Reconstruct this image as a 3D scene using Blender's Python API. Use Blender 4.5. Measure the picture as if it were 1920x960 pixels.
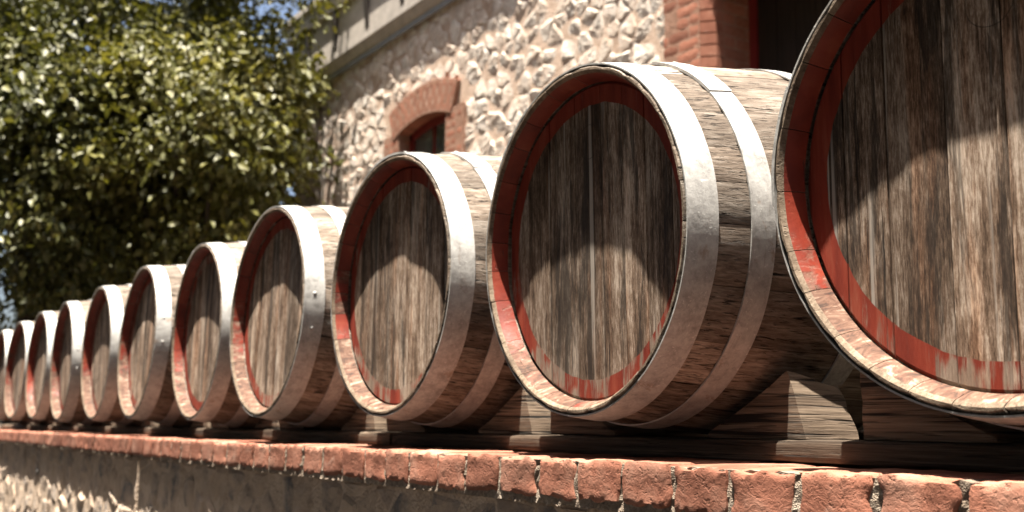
import bpy, math, random
import numpy as np
from mathutils import Vector, Matrix, noise as mnoise

for o in list(bpy.data.objects):
    bpy.data.objects.remove(o)
scene = bpy.context.scene
COL = scene.collection
Z0 = 1.375                       # height of the barrels' axes above the lower ground

# ---------------------------------------------------------------- camera
def cam_axes(yaw, pitch, roll):
    f = Vector((-math.sin(yaw)*math.cos(pitch), math.cos(yaw)*math.cos(pitch), math.sin(pitch)))
    r = Vector((math.cos(yaw), math.sin(yaw), 0)); u = r.cross(f)
    return (math.cos(roll)*r + math.sin(roll)*u, -math.sin(roll)*r + math.cos(roll)*u, f)
CAM = Vector((1.48834, -1.09023, -0.32532 + Z0))
CR, CU, CF = cam_axes(math.radians(57.0406), math.radians(9.09285), math.radians(0.64284))
FPX = 2017.56
cd = bpy.data.cameras.new('camera'); cam = bpy.data.objects.new('camera', cd); COL.objects.link(cam)
m = Matrix.Identity(4)
for i in range(3):
    m[i][0] = CR[i]; m[i][1] = CU[i]; m[i][2] = -CF[i]; m[i][3] = CAM[i]
cam.matrix_world = m
cd.sensor_width = 36; cd.lens = FPX/1920*36; cd.clip_start = 0.05; cd.clip_end = 2000
cd.dof.use_dof = True; cd.dof.focus_distance = 1.55; cd.dof.aperture_fstop = 5.4; cd.dof.aperture_blades = 7
scene.camera = cam
def to_px(p):
    d = Vector(p) - CAM; z = d.dot(CF)
    if z <= 0.05: return (-9999, -9999, z)
    return (960 + FPX*d.dot(CR)/z, 480 - FPX*d.dot(CU)/z, z)

# ---------------------------------------------------------------- sky, sun, exposure
SUN_TRAVEL = Vector((-0.095, 0.156, -0.978)).normalized()
w = bpy.data.worlds.new('World'); scene.world = w; w.use_nodes = True
wn = w.node_tree; bg = wn.nodes['Background']
sky = wn.nodes.new('ShaderNodeTexSky'); sky.sky_type = 'NISHITA'; sky.sun_disc = False
sky.sun_elevation = math.asin(-SUN_TRAVEL.z); sky.sun_rotation = math.atan2(-SUN_TRAVEL.x, -SUN_TRAVEL.y)
sky.air_density = 0.9; sky.dust_density = 5.0; sky.ozone_density = 1.0
wn.links.new(sky.outputs[0], bg.inputs[0]); bg.inputs[1].default_value = 0.05
sl = bpy.data.lights.new('sun', 'SUN'); sl.energy = 5.0; sl.angle = math.radians(0.55); sl.color = (1.0, 0.925, 0.80)
so = bpy.data.objects.new('sun', sl); COL.objects.link(so)
so.rotation_euler = SUN_TRAVEL.to_track_quat('-Z', 'Y').to_euler(); so.location = (2, -4, 12)
vs = scene.view_settings
scene.display_settings.display_device = 'sRGB'
vs.view_transform = 'Standard'; vs.look = 'None'; vs.gamma = 1.0; vs.exposure = 2.25
scene.cycles.max_bounces = 6; scene.cycles.use_denoising = True

# ---------------------------------------------------------------- material helper
class MT:
    def __init__(s, name):
        s.m = bpy.data.materials.new(name); s.m.use_nodes = True; s.nt = s.m.node_tree
        s.b = s.nt.nodes['Principled BSDF']
    def n(s, t, ins=None, **kw):
        nd = s.nt.nodes.new(t)
        for k, v in kw.items(): setattr(nd, k, v)
        for k, v in (ins or {}).items(): s.set(nd.inputs[k], v)
        return nd
    def set(s, sock, v):
        if isinstance(v, bpy.types.NodeSocket): s.nt.links.new(v, sock)
        elif isinstance(v, (tuple, list)):
            sock.default_value = tuple(v) + ((1,) if len(v) == 3 and sock.type == 'RGBA' else ())
        else: sock.default_value = v
    def obj(s): return s.n('ShaderNodeTexCoord').outputs['Object']
    def pos(s): return s.n('ShaderNodeNewGeometry').outputs['Position']
    def rnd(s): return s.n('ShaderNodeObjectInfo').outputs['Random']
    def ocol(s): return s.n('ShaderNodeSeparateColor', {0: s.n('ShaderNodeObjectInfo').outputs['Color']})
    def math(s, op, a, b=0.0, c=0.0, clamp=False):
        return s.n('ShaderNodeMath', {0: a, 1: b, 2: c}, operation=op, use_clamp=clamp).outputs[0]
    def vadd(s, a, b): return s.n('ShaderNodeVectorMath', {0: a, 1: b}, operation='ADD').outputs[0]
    def vmul(s, a, b): return s.n('ShaderNodeVectorMath', {0: a, 1: b}, operation='MULTIPLY').outputs[0]
    def jitter(s, v, amt=37.0):
        r = s.math('MULTIPLY', s.rnd(), amt)
        return s.vadd(v, s.n('ShaderNodeCombineXYZ', {0: r, 1: s.math('MULTIPLY', r, 1.7), 2: s.math('MULTIPLY', r, 2.3)}).outputs[0])
    def noise(s, v, scale=5, detail=4, rough=0.55, dist=0.0):
        return s.n('ShaderNodeTexNoise', {'Vector': v, 'Scale': scale, 'Detail': detail, 'Roughness': rough, 'Distortion': dist}).outputs[0]
    def vor(s, v, scale, feature='F1', out=0):
        return s.n('ShaderNodeTexVoronoi', {'Vector': v, 'Scale': scale}, feature=feature).outputs[out]
    def ramp(s, fac, stops, interp='LINEAR'):
        nd = s.n('ShaderNodeValToRGB', {0: fac}); cr = nd.color_ramp; cr.interpolation = interp
        while len(cr.elements) < len(stops): cr.elements.new(0.5)
        for e, (p, c) in zip(cr.elements, stops):
            e.position = p; e.color = (c, c, c, 1) if not isinstance(c, (tuple, list)) else tuple(c) + (1,)
        return nd.outputs[0]
    def step(s, v, a, b):
        return s.n('ShaderNodeMapRange', {0: v, 1: a, 2: b, 3: 0.0, 4: 1.0}, interpolation_type='SMOOTHSTEP').outputs[0]
    def mix(s, f, a, b, blend='MIX'):
        nd = s.n('ShaderNodeMix', data_type='RGBA', blend_type=blend)
        s.set(nd.inputs[0], f); s.set(nd.inputs[6], a); s.set(nd.inputs[7], b)
        return nd.outputs[2]
    def bump(s, h, strength=0.5, dist=0.01, normal=None):
        nd = s.n('ShaderNodeBump', {'Height': h, 'Strength': strength, 'Distance': dist})
        if normal is not None: s.set(nd.inputs['Normal'], normal)
        return nd.outputs[0]
    def done(s, color=None, rough=None, metal=None, normal=None, spec=None):
        for k, v in (('Base Color', color), ('Roughness', rough), ('Metallic', metal), ('Normal', normal), ('Specular IOR Level', spec)):
            if v is not None: s.set(s.b.inputs[k], v)
        return s.m

def wood(name, axis, dark, mid, light, crack=0.55, bump=0.6, jit=37.0, tone=0.35, stain=0.0, cw=0.37):
    """weathered oak; axis = grain direction in object space (0, 1, 2)"""
    t = MT(name); v = t.jitter(t.obj(), jit)
    def st(a, b):
        q = [a, a, a]
        for ax_ in (axis if isinstance(axis, tuple) else (axis,)): q[ax_] = b
        return t.vmul(v, tuple(q))
    fine = t.noise(st(230, 4), 1, 6, 0.7, 0.25)
    streak = t.noise(st(46, 1.3), 1, 5, 0.65, 0.35)
    broad = t.noise(st(9, 2.2), 1, 3, 0.55)
    f = t.math('ADD', t.math('MULTIPLY', fine, 0.42), t.math('ADD', t.math('MULTIPLY', streak, 0.38), t.math('MULTIPLY', broad, 0.25)))
    col = t.ramp(f, [(0.36, dark), (0.5, mid), (0.66, light)])
    ck = t.ramp(t.noise(st(95, 2.2), 1, 3, 0.6, 0.3), [(cw-0.06, 1.0), (cw, 0.0)])
    ck2 = t.ramp(t.noise(st(240, 9.0), 1, 3, 0.6), [(0.33, 1.0), (0.42, 0.0)])
    ckm = t.math('MULTIPLY', t.math('MAXIMUM', ck, t.math('MULTIPLY', ck2, 0.6)), crack)
    col = t.mix(ckm, col, tuple(c*0.35 for c in dark))
    tn = t.math('ADD', 1.0 - tone/2, t.math('MULTIPLY', t.rnd(), tone))
    col = t.mix(1.0, col, t.n('ShaderNodeCombineColor', {0: tn, 1: tn, 2: tn}).outputs[0], 'MULTIPLY')
    if stain:
        sm = t.step(t.noise(t.vmul(v, (5, 5, 5)), 1, 4, 0.6), 0.52, 0.68)
        col = t.mix(t.math('MULTIPLY', sm, stain), col, (0.05, 0.035, 0.025))
    h = t.math('SUBTRACT', t.math('ADD', t.math('MULTIPLY', fine, 0.5), t.math('MULTIPLY', streak, 0.3)), t.math('MULTIPLY', ckm, 0.9))
    return t.done(col, 0.82, 0.0, t.bump(h, bump, 0.004), 0.25)

M = {}
M['stave'] = wood('weathered_stave_oak', 1, (0.030, 0.021, 0.015), (0.140, 0.107, 0.083), (0.33, 0.285, 0.243), 1.0, 1.0, tone=0.75, cw=0.385)
M['chime_end'] = wood('chime_end_grain', 1, (0.05, 0.034, 0.024), (0.14, 0.10, 0.07), (0.28, 0.22, 0.165), 0.5, 0.5)
M['timber'] = wood('rough_sawn_timber', 0, (0.018, 0.012, 0.009), (0.07, 0.049, 0.034), (0.20, 0.15, 0.11), 1.0, 1.0)
M['chock'] = wood('split_chock_timber', (0, 1), (0.03, 0.021, 0.015), (0.105, 0.074, 0.052), (0.25, 0.19, 0.14), 1.0, 1.0, cw=0.435)
M['door_wood'] = wood('dark_stained_door', 2, (0.006, 0.004, 0.003), (0.014, 0.010, 0.008), (0.03, 0.02, 0.015), 0.4, 0.4)
M['bark'] = wood('bark', 2, (0.02, 0.015, 0.011), (0.05, 0.038, 0.03), (0.10, 0.08, 0.062), 0.8, 1.0)

def chime_paint():
    t = MT('worn_red_chime_paint'); o = t.obj(); v = t.jitter(o)
    wear = t.ocol().outputs[0]
    n1 = t.noise(t.vmul(v, (40, 26, 40)), 1, 6, 0.65, 0.4)
    n2 = t.noise(t.vmul(v, (9, 5, 9)), 1, 3, 0.5)
    th = t.math('ADD', t.math('ADD', t.math('MULTIPLY', n1, 0.55), t.math('MULTIPLY', n2, 0.45)), t.math('MULTIPLY', wear, 0.42))
    k = t.step(th, 0.69, 0.83)
    red = t.ramp(t.noise(t.vmul(v, (14, 14, 14)), 1, 5, 0.6), [(0.3, (0.10, 0.009, 0.004)), (0.55, (0.19, 0.022, 0.009)), (0.75, (0.25, 0.055, 0.028))])
    bare = t.ramp(t.noise(t.vmul(v, (60, 12, 60)), 1, 5, 0.7, 1.0), [(0.36, (0.035, 0.018, 0.012)), (0.48, (0.105, 0.050, 0.032)), (0.57, (0.15, 0.085, 0.058)), (0.68, (0.36, 0.28, 0.22))])
    col = t.mix(k, red, bare)
    crk = t.ramp(t.noise(t.vmul(v, (18, 160, 18)), 1, 3, 0.6, 0.8), [(0.28, 1.0), (0.34, 0.0)])
    col = t.mix(t.math('MULTIPLY', crk, 0.65), col, (0.03, 0.015, 0.01))
    h = t.math('SUBTRACT', t.math('MULTIPLY', n1, 0.6), t.math('ADD', t.math('MULTIPLY', k, 0.4), crk))
    return t.done(col, t.math('ADD', 0.5, t.math('MULTIPLY', k, 0.3)), 0, t.bump(h, 0.55, 0.003), 0.35)
M['chime_paint'] = chime_paint()

def head_mat():
    t = MT('weathered_head_oak_with_red_rim'); o = t.obj(); v = t.jitter(o)
    fine = t.noise(t.vmul(v, (430, 430, 48)), 1, 6, 0.8, 0.3)
    splot = t.noise(t.vmul(v, (10, 10, 5)), 1, 8, 0.72, 0.5)
    streak = t.noise(t.vmul(v, (66, 66, 3.6)), 1, 6, 0.72, 0.3)
    broad = t.noise(t.vmul(v, (13, 13, 2.6)), 1, 5, 0.65)
    f = t.math('ADD', t.math('ADD', t.math('MULTIPLY', fine, 0.36), t.math('MULTIPLY', splot, 0.26)), t.math('ADD', t.math('MULTIPLY', streak, 0.28), t.math('MULTIPLY', broad, 0.16)))
    col = t.ramp(f, [(0.42, (0.010, 0.006, 0.0045)), (0.475, (0.060, 0.037, 0.024)), (0.53, (0.170, 0.118, 0.086)), (0.61, (0.47, 0.40, 0.345))])
    tn = t.math('ADD', 0.72, t.math('MULTIPLY', t.rnd(), 0.75))
    col = t.mix(1.0, col, t.n('ShaderNodeCombineColor', {0: t.math('MULTIPLY', tn, 1.04), 1: tn, 2: t.math('MULTIPLY', tn, 0.95)}).outputs[0], 'MULTIPLY')
    brn = t.step(t.noise(t.vmul(v, (20, 20, 1.6)), 1, 5, 0.65, 0.4), 0.50, 0.64)
    col = t.mix(t.math('MULTIPLY', brn, 0.55), col, t.mix(1.0, col, (1.05, 0.70, 0.48), 'MULTIPLY'))
    blk = t.step(t.noise(t.vmul(v, (22, 22, 1.9)), 1, 6, 0.75, 0.4), 0.51, 0.60)       # black weather stains
    col = t.mix(t.math('MULTIPLY', blk, 0.74), col, (0.016, 0.012, 0.0095))
    drip = t.step(t.noise(t.vmul(v, (70, 70, 1.2)), 1, 3, 0.5, 0.2), 0.63, 0.71)       # pale drips
    col = t.mix(t.math('MULTIPLY', drip, 0.6), col, (0.50, 0.45, 0.40))
    ckl = t.ramp(t.noise(t.vmul(v, (130, 130, 2.4)), 1, 3, 0.6, 0.25), [(0.30, 1.0), (0.345, 0.0)])      # drying cracks
    col = t.mix(t.math('MULTIPLY', ckl, 0.8), col, (0.008, 0.006, 0.005))
    sp = t.n('ShaderNodeSeparateXYZ', {0: o})
    X, Zc = sp.outputs[0], sp.outputs[2]
    rad = t.math('SQRT', t.math('ADD', t.math('MULTIPLY', X, X), t.math('MULTIPLY', Zc, Zc)))
    # scribed cooper's ring near the top of the head
    zz = t.math('SUBTRACT', Zc, 0.178); rr = t.math('SQRT', t.math('ADD', t.math('MULTIPLY', X, X), t.math('MULTIPLY', zz, zz)))
    ring = t.math('LESS_THAN', t.math('ABSOLUTE', t.math('SUBTRACT', rr, 0.031)), 0.0008)
    col = t.mix(t.math('MULTIPLY', ring, 0.55), col, (0.02, 0.015, 0.01))
    edge = t.math('ADD', 0.2425, t.math('MULTIPLY', t.math('SUBTRACT', t.noise(t.vmul(o, (30, 30, 30)), 1, 3), 0.5), 0.006))
    pm = t.step(rad, edge, t.math('ADD', edge, 0.0012))
    wn_ = t.noise(t.vmul(v, (95, 95, 9)), 1, 5, 0.7)
    wb = t.noise(t.vmul(v, (12, 12, 12)), 1, 3, 0.5)
    low = t.math('MULTIPLY', t.step(Zc, -0.05, -0.24), 0.13)
    wearv = t.math('ADD', t.math('ADD', t.math('MULTIPLY', wn_, 0.5), t.math('MULTIPLY', wb, 0.5)), low)
    scr = t.step(t.noise(t.vmul(v, (170, 170, 8)), 1, 5, 0.75), 0.60, 0.70)
    keep = t.math('MULTIPLY', t.math('SUBTRACT', 1.0, t.step(wearv, 0.585, 0.68)), t.math('SUBTRACT', 1.0, t.math('MULTIPLY', scr, 0.45)))
    red = t.ramp(t.noise(t.vmul(v, (40, 40, 5)), 1, 4, 0.6), [(0.3, (0.14, 0.014, 0.006)), (0.55, (0.235, 0.031, 0.014)), (0.8, (0.31, 0.08, 0.045))])
    bare = t.mix(0.5, col, (0.33, 0.25, 0.195))
    paint = t.mix(keep, bare, red)
    col = t.mix(pm, col, paint)
    h = t.math('SUBTRACT', t.math('ADD', t.math('MULTIPLY', fine, 0.5), t.math('MULTIPLY', streak, 0.4)), t.math('ADD', t.math('MULTIPLY', ring, 0.5), t.math('MULTIPLY', ckl, 0.7)))
    return t.done(col, 0.75, 0, t.bump(h, 0.6, 0.003), 0.3)
M['head'] = head_mat()

def galv():
    t = MT('galvanised_hoop_steel'); v = t.jitter(t.obj())
    sp = t.n('ShaderNodeSeparateColor', {0: t.vor(t.vadd(v, t.vmul(t.n('ShaderNodeTexNoise', {'Vector': v, 'Scale': 60.0}).outputs[1], (0.02, 0.02, 0.02))), 170, 'F1', 1)}).outputs[0]
    n = t.noise(t.vmul(v, (42, 42, 42)), 1, 7, 0.7)
    n2 = t.noise(t.vmul(v, (5, 5, 5)), 1, 4, 0.6)
    f = t.math('ADD', t.math('MULTIPLY', sp, 0.07), t.math('ADD', t.math('MULTIPLY', n, 0.60), t.math('MULTIPLY', n2, 0.38)))
    col = t.ramp(f, [(0.36, (0.22, 0.213, 0.205)), (0.52, (0.375, 0.366, 0.354)), (0.68, (0.50, 0.49, 0.477))])
    rust = t.step(t.noise(t.vmul(v, (13, 13, 13)), 1, 6, 0.7, 0.4), 0.585, 0.70)
    col = t.mix(t.math('MULTIPLY', rust, 0.65), col, (0.20, 0.12, 0.07))
    run = t.step(t.noise(t.vmul(v, (5, 60, 5)), 1, 5, 0.7, 0.6), 0.60, 0.72)
    col = t.mix(t.math('MULTIPLY', run, 0.4), col, (0.17, 0.115, 0.075))
    scr = t.step(t.noise(t.vmul(v, (120, 30, 120)), 1, 3, 0.6, 1.5), 0.68, 0.73)
    col = t.mix(t.math('MULTIPLY', scr, 0.5), col, (0.75, 0.74, 0.72))
    fl = t.step(t.noise(t.vmul(v, (190, 190, 190)), 1, 3, 0.6), 0.62, 0.70)
    col = t.mix(t.math('MULTIPLY', fl, 0.45), col, (0.72, 0.71, 0.69))
    dk = t.step(t.noise(t.vmul(v, (75, 75, 75)), 1, 4, 0.6), 0.60, 0.70)
    col = t.mix(t.math('MULTIPLY', dk, 0.35), col, (0.20, 0.19, 0.18))
    return t.done(col, t.math('ADD', 0.52, t.math('MULTIPLY', n, 0.3)), t.math('SUBTRACT', 0.34, t.math('MULTIPLY', rust, 0.3)), t.bump(t.math('ADD', n, t.math('MULTIPLY', fl, 0.3)), 0.25, 0.004))
M['hoop'] = galv()

def brick_mat(name, c0, c1, c2, pit=1.0, white=0.35, sc=1.0):
    t = MT(name); v = t.jitter(t.obj())
    n = t.noise(v, 22*sc, 7, 0.65); nb = t.noise(v, 7*sc, 3, 0.5)
    col = t.ramp(t.math('ADD', t.math('MULTIPLY', n, 0.5), t.math('MULTIPLY', nb, 0.5)), [(0.34, c0), (0.5, c1), (0.66, c2)])
    tn = t.math('ADD', 0.70, t.math('MULTIPLY', t.rnd(), 0.55))
    col = t.mix(1.0, col, t.n('ShaderNodeCombineColor', {0: tn, 1: t.math('MULTIPLY', tn, 0.98), 2: tn}).outputs[0], 'MULTIPLY')
    wv = t.step(t.noise(v, 11*sc, 6, 0.7, 0.6), 0.60, 0.75)
    col = t.mix(t.math('MULTIPLY', wv, white), col, (0.52, 0.43, 0.36))
    dk = t.step(t.noise(v, 30*sc, 5, 0.7, 0.8), 0.63, 0.72)
    col = t.mix(t.math('MULTIPLY', dk, 0.6), col, (0.09, 0.05, 0.035))
    crv = t.n('ShaderNodeVectorMath', {0: v, 1: t.vmul(t.n('ShaderNodeTexNoise', {'Vector': v, 'Scale': 40.0*sc, 'Detail': 3.0}).outputs[1], (0.05, 0.05, 0.05))}, operation='ADD').outputs[0]
    wr = t.noise(t.vmul(crv, (50*sc, 50*sc, 120*sc)), 1, 4, 0.7)
    pits = t.ramp(t.noise(v, 90*sc, 4, 0.6), [(0.30, 0.0), (0.42, 1.0)])
    col = t.mix(t.math('MULTIPLY', t.math('SUBTRACT', 1.0, pits), 0.5), col, (0.12, 0.055, 0.035))
    h = t.math('ADD', t.math('MULTIPLY', pits, 0.5), t.math('ADD', t.math('MULTIPLY', wr, 0.5), t.math('MULTIPLY', n, 0.8)))
    return t.done(col, 0.9, 0, t.bump(h, 0.6*pit, 0.006), 0.2)
M['coping_brick'] = brick_mat('handmade_coping_brick', (0.20, 0.077, 0.049), (0.30, 0.128, 0.083), (0.37, 0.20, 0.142))
M['wall_brick'] = brick_mat('orange_red_wall_brick', (0.20, 0.075, 0.046), (0.285, 0.118, 0.075), (0.35, 0.175, 0.118), 0.5, 0.25, 0.7)

def grit(name, c0, c1, c2, scale=30, bump=0.8, dist=0.012, spots=0.0):
    t = MT(name); v = t.jitter(t.pos(), 0.0)
    n = t.noise(v, scale, 7, 0.7); nb = t.noise(v, scale*0.15, 4, 0.6); g = t.vor(v, scale*4)
    col = t.ramp(t.math('ADD', t.math('MULTIPLY', n, 0.55), t.math('MULTIPLY', nb, 0.45)), [(0.35, c0), (0.5, c1), (0.66, c2)])
    if spots:
        col = t.mix(t.math('MULTIPLY', t.step(g, 0.35, 0.1), spots), col, c0)
    return t.done(col, 0.95, 0, t.bump(t.math('ADD', n, t.math('MULTIPLY', g, 0.6)), bump, dist), 0.15)
M['mortar'] = grit('crumbly_lime_mortar', (0.12, 0.085, 0.065), (0.26, 0.205, 0.16), (0.44, 0.375, 0.31), 110, 0.9, 0.004, 0.4)
M['wall_mortar'] = grit('pink_lime_mortar', (0.37, 0.265, 0.20), (0.50, 0.375, 0.295), (0.62, 0.49, 0.405), 25, 0.8, 0.02)
M['brick_joint'] = grit('brick_joint_mortar', (0.20, 0.11, 0.075), (0.285, 0.165, 0.118), (0.36, 0.235, 0.18), 25, 0.8, 0.01)
M['old_mortar'] = grit('dark_stained_mortar', (0.30, 0.225, 0.17), (0.50, 0.385, 0.295), (0.62, 0.50, 0.395), 30, 0.8, 0.008)
M['ground'] = grit('worn_asphalt', (0.03, 0.026, 0.022), (0.045, 0.039, 0.033), (0.07, 0.06, 0.05), 12, 0.6, 0.02)
M['terrace'] = grit('dark_earth_terrace', (0.05, 0.038, 0.028), (0.08, 0.062, 0.046), (0.12, 0.095, 0.07), 14, 0.6, 0.02)

def stone_mat(name, cols, bump=0.9, sc=1.0, smear=(0.44, 0.325, 0.25), sm0=0.50):
    t = MT(name); v = t.jitter(t.pos(), 11.0)
    base = t.ramp(t.math('FRACT', t.math('ADD', t.rnd(), t.math('MULTIPLY', t.noise(v, 2.6, 2, 0.4), 1.6))), [(i/(len(cols)-1), c) for i, c in enumerate(cols)])
    n = t.noise(v, 16*sc, 8, 0.7, 0.3); nb = t.noise(v, 5*sc, 4, 0.6)
    f = t.math('ADD', t.math('MULTIPLY', n, 0.6), t.math('MULTIPLY', nb, 0.4))
    k = t.ramp(f, [(0.32, 0.45), (0.46, 0.92), (0.66, 1.15)])
    col = t.mix(1.0, base, k, 'MULTIPLY')
    och = t.step(t.noise(v, 7*sc, 6, 0.7, 0.4), sm0, sm0 + 0.12)
    col = t.mix(t.math('MULTIPLY', och, 0.65), col, smear)
    cr = t.noise(v, 40*sc, 5, 0.7)
    return t.done(col, 0.92, 0, t.bump(t.math('ADD', n, t.math('MULTIPLY', cr, 0.5)), bump, 0.02/sc), 0.2)
M['wall_stone'] = stone_mat('cream_rubble_stone', [(0.62, 0.545, 0.475), (0.70, 0.64, 0.58), (0.54, 0.44, 0.365), (0.70, 0.635, 0.57), (0.60, 0.50, 0.42), (0.74, 0.69, 0.63)])
M['base_stone'] = stone_mat('grey_tan_rubble_stone', [(0.24, 0.21, 0.195), (0.52, 0.395, 0.305), (0.17, 0.162, 0.16), (0.56, 0.44, 0.345), (0.42, 0.315, 0.235), (0.22, 0.20, 0.19), (0.50, 0.385, 0.295)], 1.0, 2.4, (0.50, 0.385, 0.295), 0.41)

def plain(name, col, rough=0.6, metal=0.0, var=0.25, scale=9, bump=0.15):
    t = MT(name); v = t.pos(); n = t.noise(v, scale, 6, 0.65)
    k = t.ramp(n, [(0.3, 1 - var), (0.7, 1 + var*0.6)])
    return t.done(t.mix(1.0, col, k, 'MULTIPLY'), rough, metal, t.bump(n, bump, 0.01))
M['taupe'] = plain('taupe_cornice_paint', (0.45, 0.405, 0.365), 0.7)
M['blue_grey'] = plain('blue_grey_flashing', (0.24, 0.25, 0.26), 0.6)
M['dark_bracket'] = plain('bracket_shade_brown', (0.05, 0.038, 0.032), 0.6)  # shade of the dark fascia slits is put into this brown
M['maroon'] = plain('maroon_joinery_paint', (0.16, 0.016, 0.016), 0.45)
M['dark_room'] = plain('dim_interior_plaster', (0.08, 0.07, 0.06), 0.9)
M['roof'] = plain('grey_roof_sheet', (0.22, 0.20, 0.19), 0.5, 0.3)
def glass():
    t = MT('window_glass')
    t.set(t.b.inputs['Transmission Weight'], 0.8); t.set(t.b.inputs['IOR'], 1.45)
    return t.done((0.35, 0.38, 0.36), 0.04)
M['glass'] = glass()

def leaf_mat(name, a, b, c):
    t = MT(name)
    at = t.n('ShaderNodeAttribute', attribute_name='tone').outputs['Fac']
    col = t.ramp(at, [(0.0, a), (0.55, b), (1.0, c)])
    t.done(col, 0.5, 0, None, 0.45)
    tr = t.n('ShaderNodeBsdfTranslucent', {0: t.mix(1.0, col, (1.25, 1.2, 0.55), 'MULTIPLY')})
    mx = t.n('ShaderNodeMixShader', {0: 0.22, 1: t.b.outputs[0], 2: tr.outputs[0]})
    t.nt.links.new(mx.outputs[0], t.nt.nodes['Material Output'].inputs[0])
    return t.m
M['leaf_a'] = leaf_mat('olive_leaf', (0.040, 0.045, 0.010), (0.105, 0.105, 0.022), (0.21, 0.19, 0.055))
M['leaf_b'] = leaf_mat('dark_green_leaf', (0.028, 0.034, 0.010), (0.075, 0.08, 0.02), (0.17, 0.16, 0.05))

# ---------------------------------------------------------------- object helpers
def mesh(name, verts, faces, mats, midx=None, smooth=False, angle=35):
    me = bpy.data.meshes.new(name); me.from_pydata([tuple(v) for v in verts], [], faces)
    for k in (mats if isinstance(mats, (list, tuple)) else [mats]): me.materials.append(M[k])
    if midx is not None: me.polygons.foreach_set('material_index', midx)
    if smooth:
        me.shade_smooth(); me.set_sharp_from_angle(angle=math.radians(angle))
    me.update(); return me
def ob(name, me, parent=None, loc=None, **props):
    o = bpy.data.objects.new(name, me); COL.objects.link(o)
    if parent is not None: o.parent = parent
    if loc is not None: o.location = loc
    for k, v in props.items(): o[k] = v
    return o
class B:
    """collects verts / faces of one part"""
    def __init__(s): s.v = []; s.f = []
    def box(s, x0, x1, y0, y1, z0, z1):
        n = len(s.v)
        s.v += [(x0,y0,z0),(x1,y0,z0),(x1,y1,z0),(x0,y1,z0),(x0,y0,z1),(x1,y0,z1),(x1,y1,z1),(x0,y1,z1)]
        s.f += [tuple(n+i for i in q) for q in ((3,2,1,0),(4,5,6,7),(0,1,5,4),(1,2,6,5),(2,3,7,6),(3,0,4,7))]
        return s
    def prism(s, poly, y0, y1):
        """poly in (x, z), extruded along y"""
        n = len(s.v); k = len(poly)
        s.v += [(p[0], y0, p[1]) for p in poly] + [(p[0], y1, p[1]) for p in poly]
        s.f += [tuple(n+i for i in range(k)), tuple(n+k+i for i in reversed(range(k)))]
        s.f += [(n+(i+1) % k, n+i, n+k+i, n+k+(i+1) % k) for i in range(k)]
        return s
    def prismx(s, poly, x0, x1):
        n = len(s.v); k = len(poly)
        s.v += [(x0, p[0], p[1]) for p in poly] + [(x1, p[0], p[1]) for p in poly]
        s.f += [tuple(n+i for i in reversed(range(k))), tuple(n+k+i for i in range(k))]
        s.f += [(n+i, n+(i+1) % k, n+k+(i+1) % k, n+k+i) for i in range(k)]
        return s
    def obj(s, name, mat, parent=None, loc=None, **kw):
        return ob(name, mesh(name, s.v, s.f, mat), parent, loc, **kw)

def rough_block(name, sx, sy, sz, mat, seed, seg=(8, 4, 7), amp=0.003, chip=0.006, rnd=0.004, fr=22.0, shape=None, smooth=True):
    """a box of sx*sy*sz around its centre with worn edges, hollows and chipped corners"""
    nx, ny, nz = seg; idx = {}; V = []; F = []
    def vid(i, j, k):
        key = (i, j, k)
        if key not in idx:
            idx[key] = len(V); V.append(Vector(((i/nx-.5)*sx, (j/ny-.5)*sy, (k/nz-.5)*sz)))
        return idx[key]
    for i in range(nx):
        for k in range(nz):
            F.append((vid(i,0,k), vid(i+1,0,k), vid(i+1,0,k+1), vid(i,0,k+1)))
            F.append((vid(i,ny,k), vid(i,ny,k+1), vid(i+1,ny,k+1), vid(i+1,ny,k)))
    for j in range(ny):
        for k in range(nz):
            F.append((vid(0,j,k), vid(0,j,k+1), vid(0,j+1,k+1), vid(0,j+1,k)))
            F.append((vid(nx,j,k), vid(nx,j+1,k), vid(nx,j+1,k+1), vid(nx,j,k+1)))
    for i in range(nx):
        for j in range(ny):
            F.append((vid(i,j,0), vid(i,j+1,0), vid(i+1,j+1,0), vid(i+1,j,0)))
            F.append((vid(i,j,nz), vid(i+1,j,nz), vid(i+1,j+1,nz), vid(i,j+1,nz)))
    off = Vector((seed*7.31, seed*3.17, seed*5.9))
    for v in V:
        n1 = mnoise.noise_vector(v*fr + off)
        ex = [abs(v[a])/(0.5*(sx, sy, sz)[a]) for a in range(3)]
        onedge = sum(1 for e in ex if e > 0.995)
        d = n1*amp
        c = max(0.0, mnoise.noise(v*fr*1.6 + off*1.7) + 0.15)
        if onedge >= 2:
            for a in range(3):
                if ex[a] > 0.995: d[a] -= math.copysign(rnd*(0.5 + 0.7*(onedge-1)) + chip*c, v[a])
        v += d
        if shape: v.xyz = shape(v)
    return mesh(name, V, F, mat, smooth=smooth, angle=50)

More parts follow.
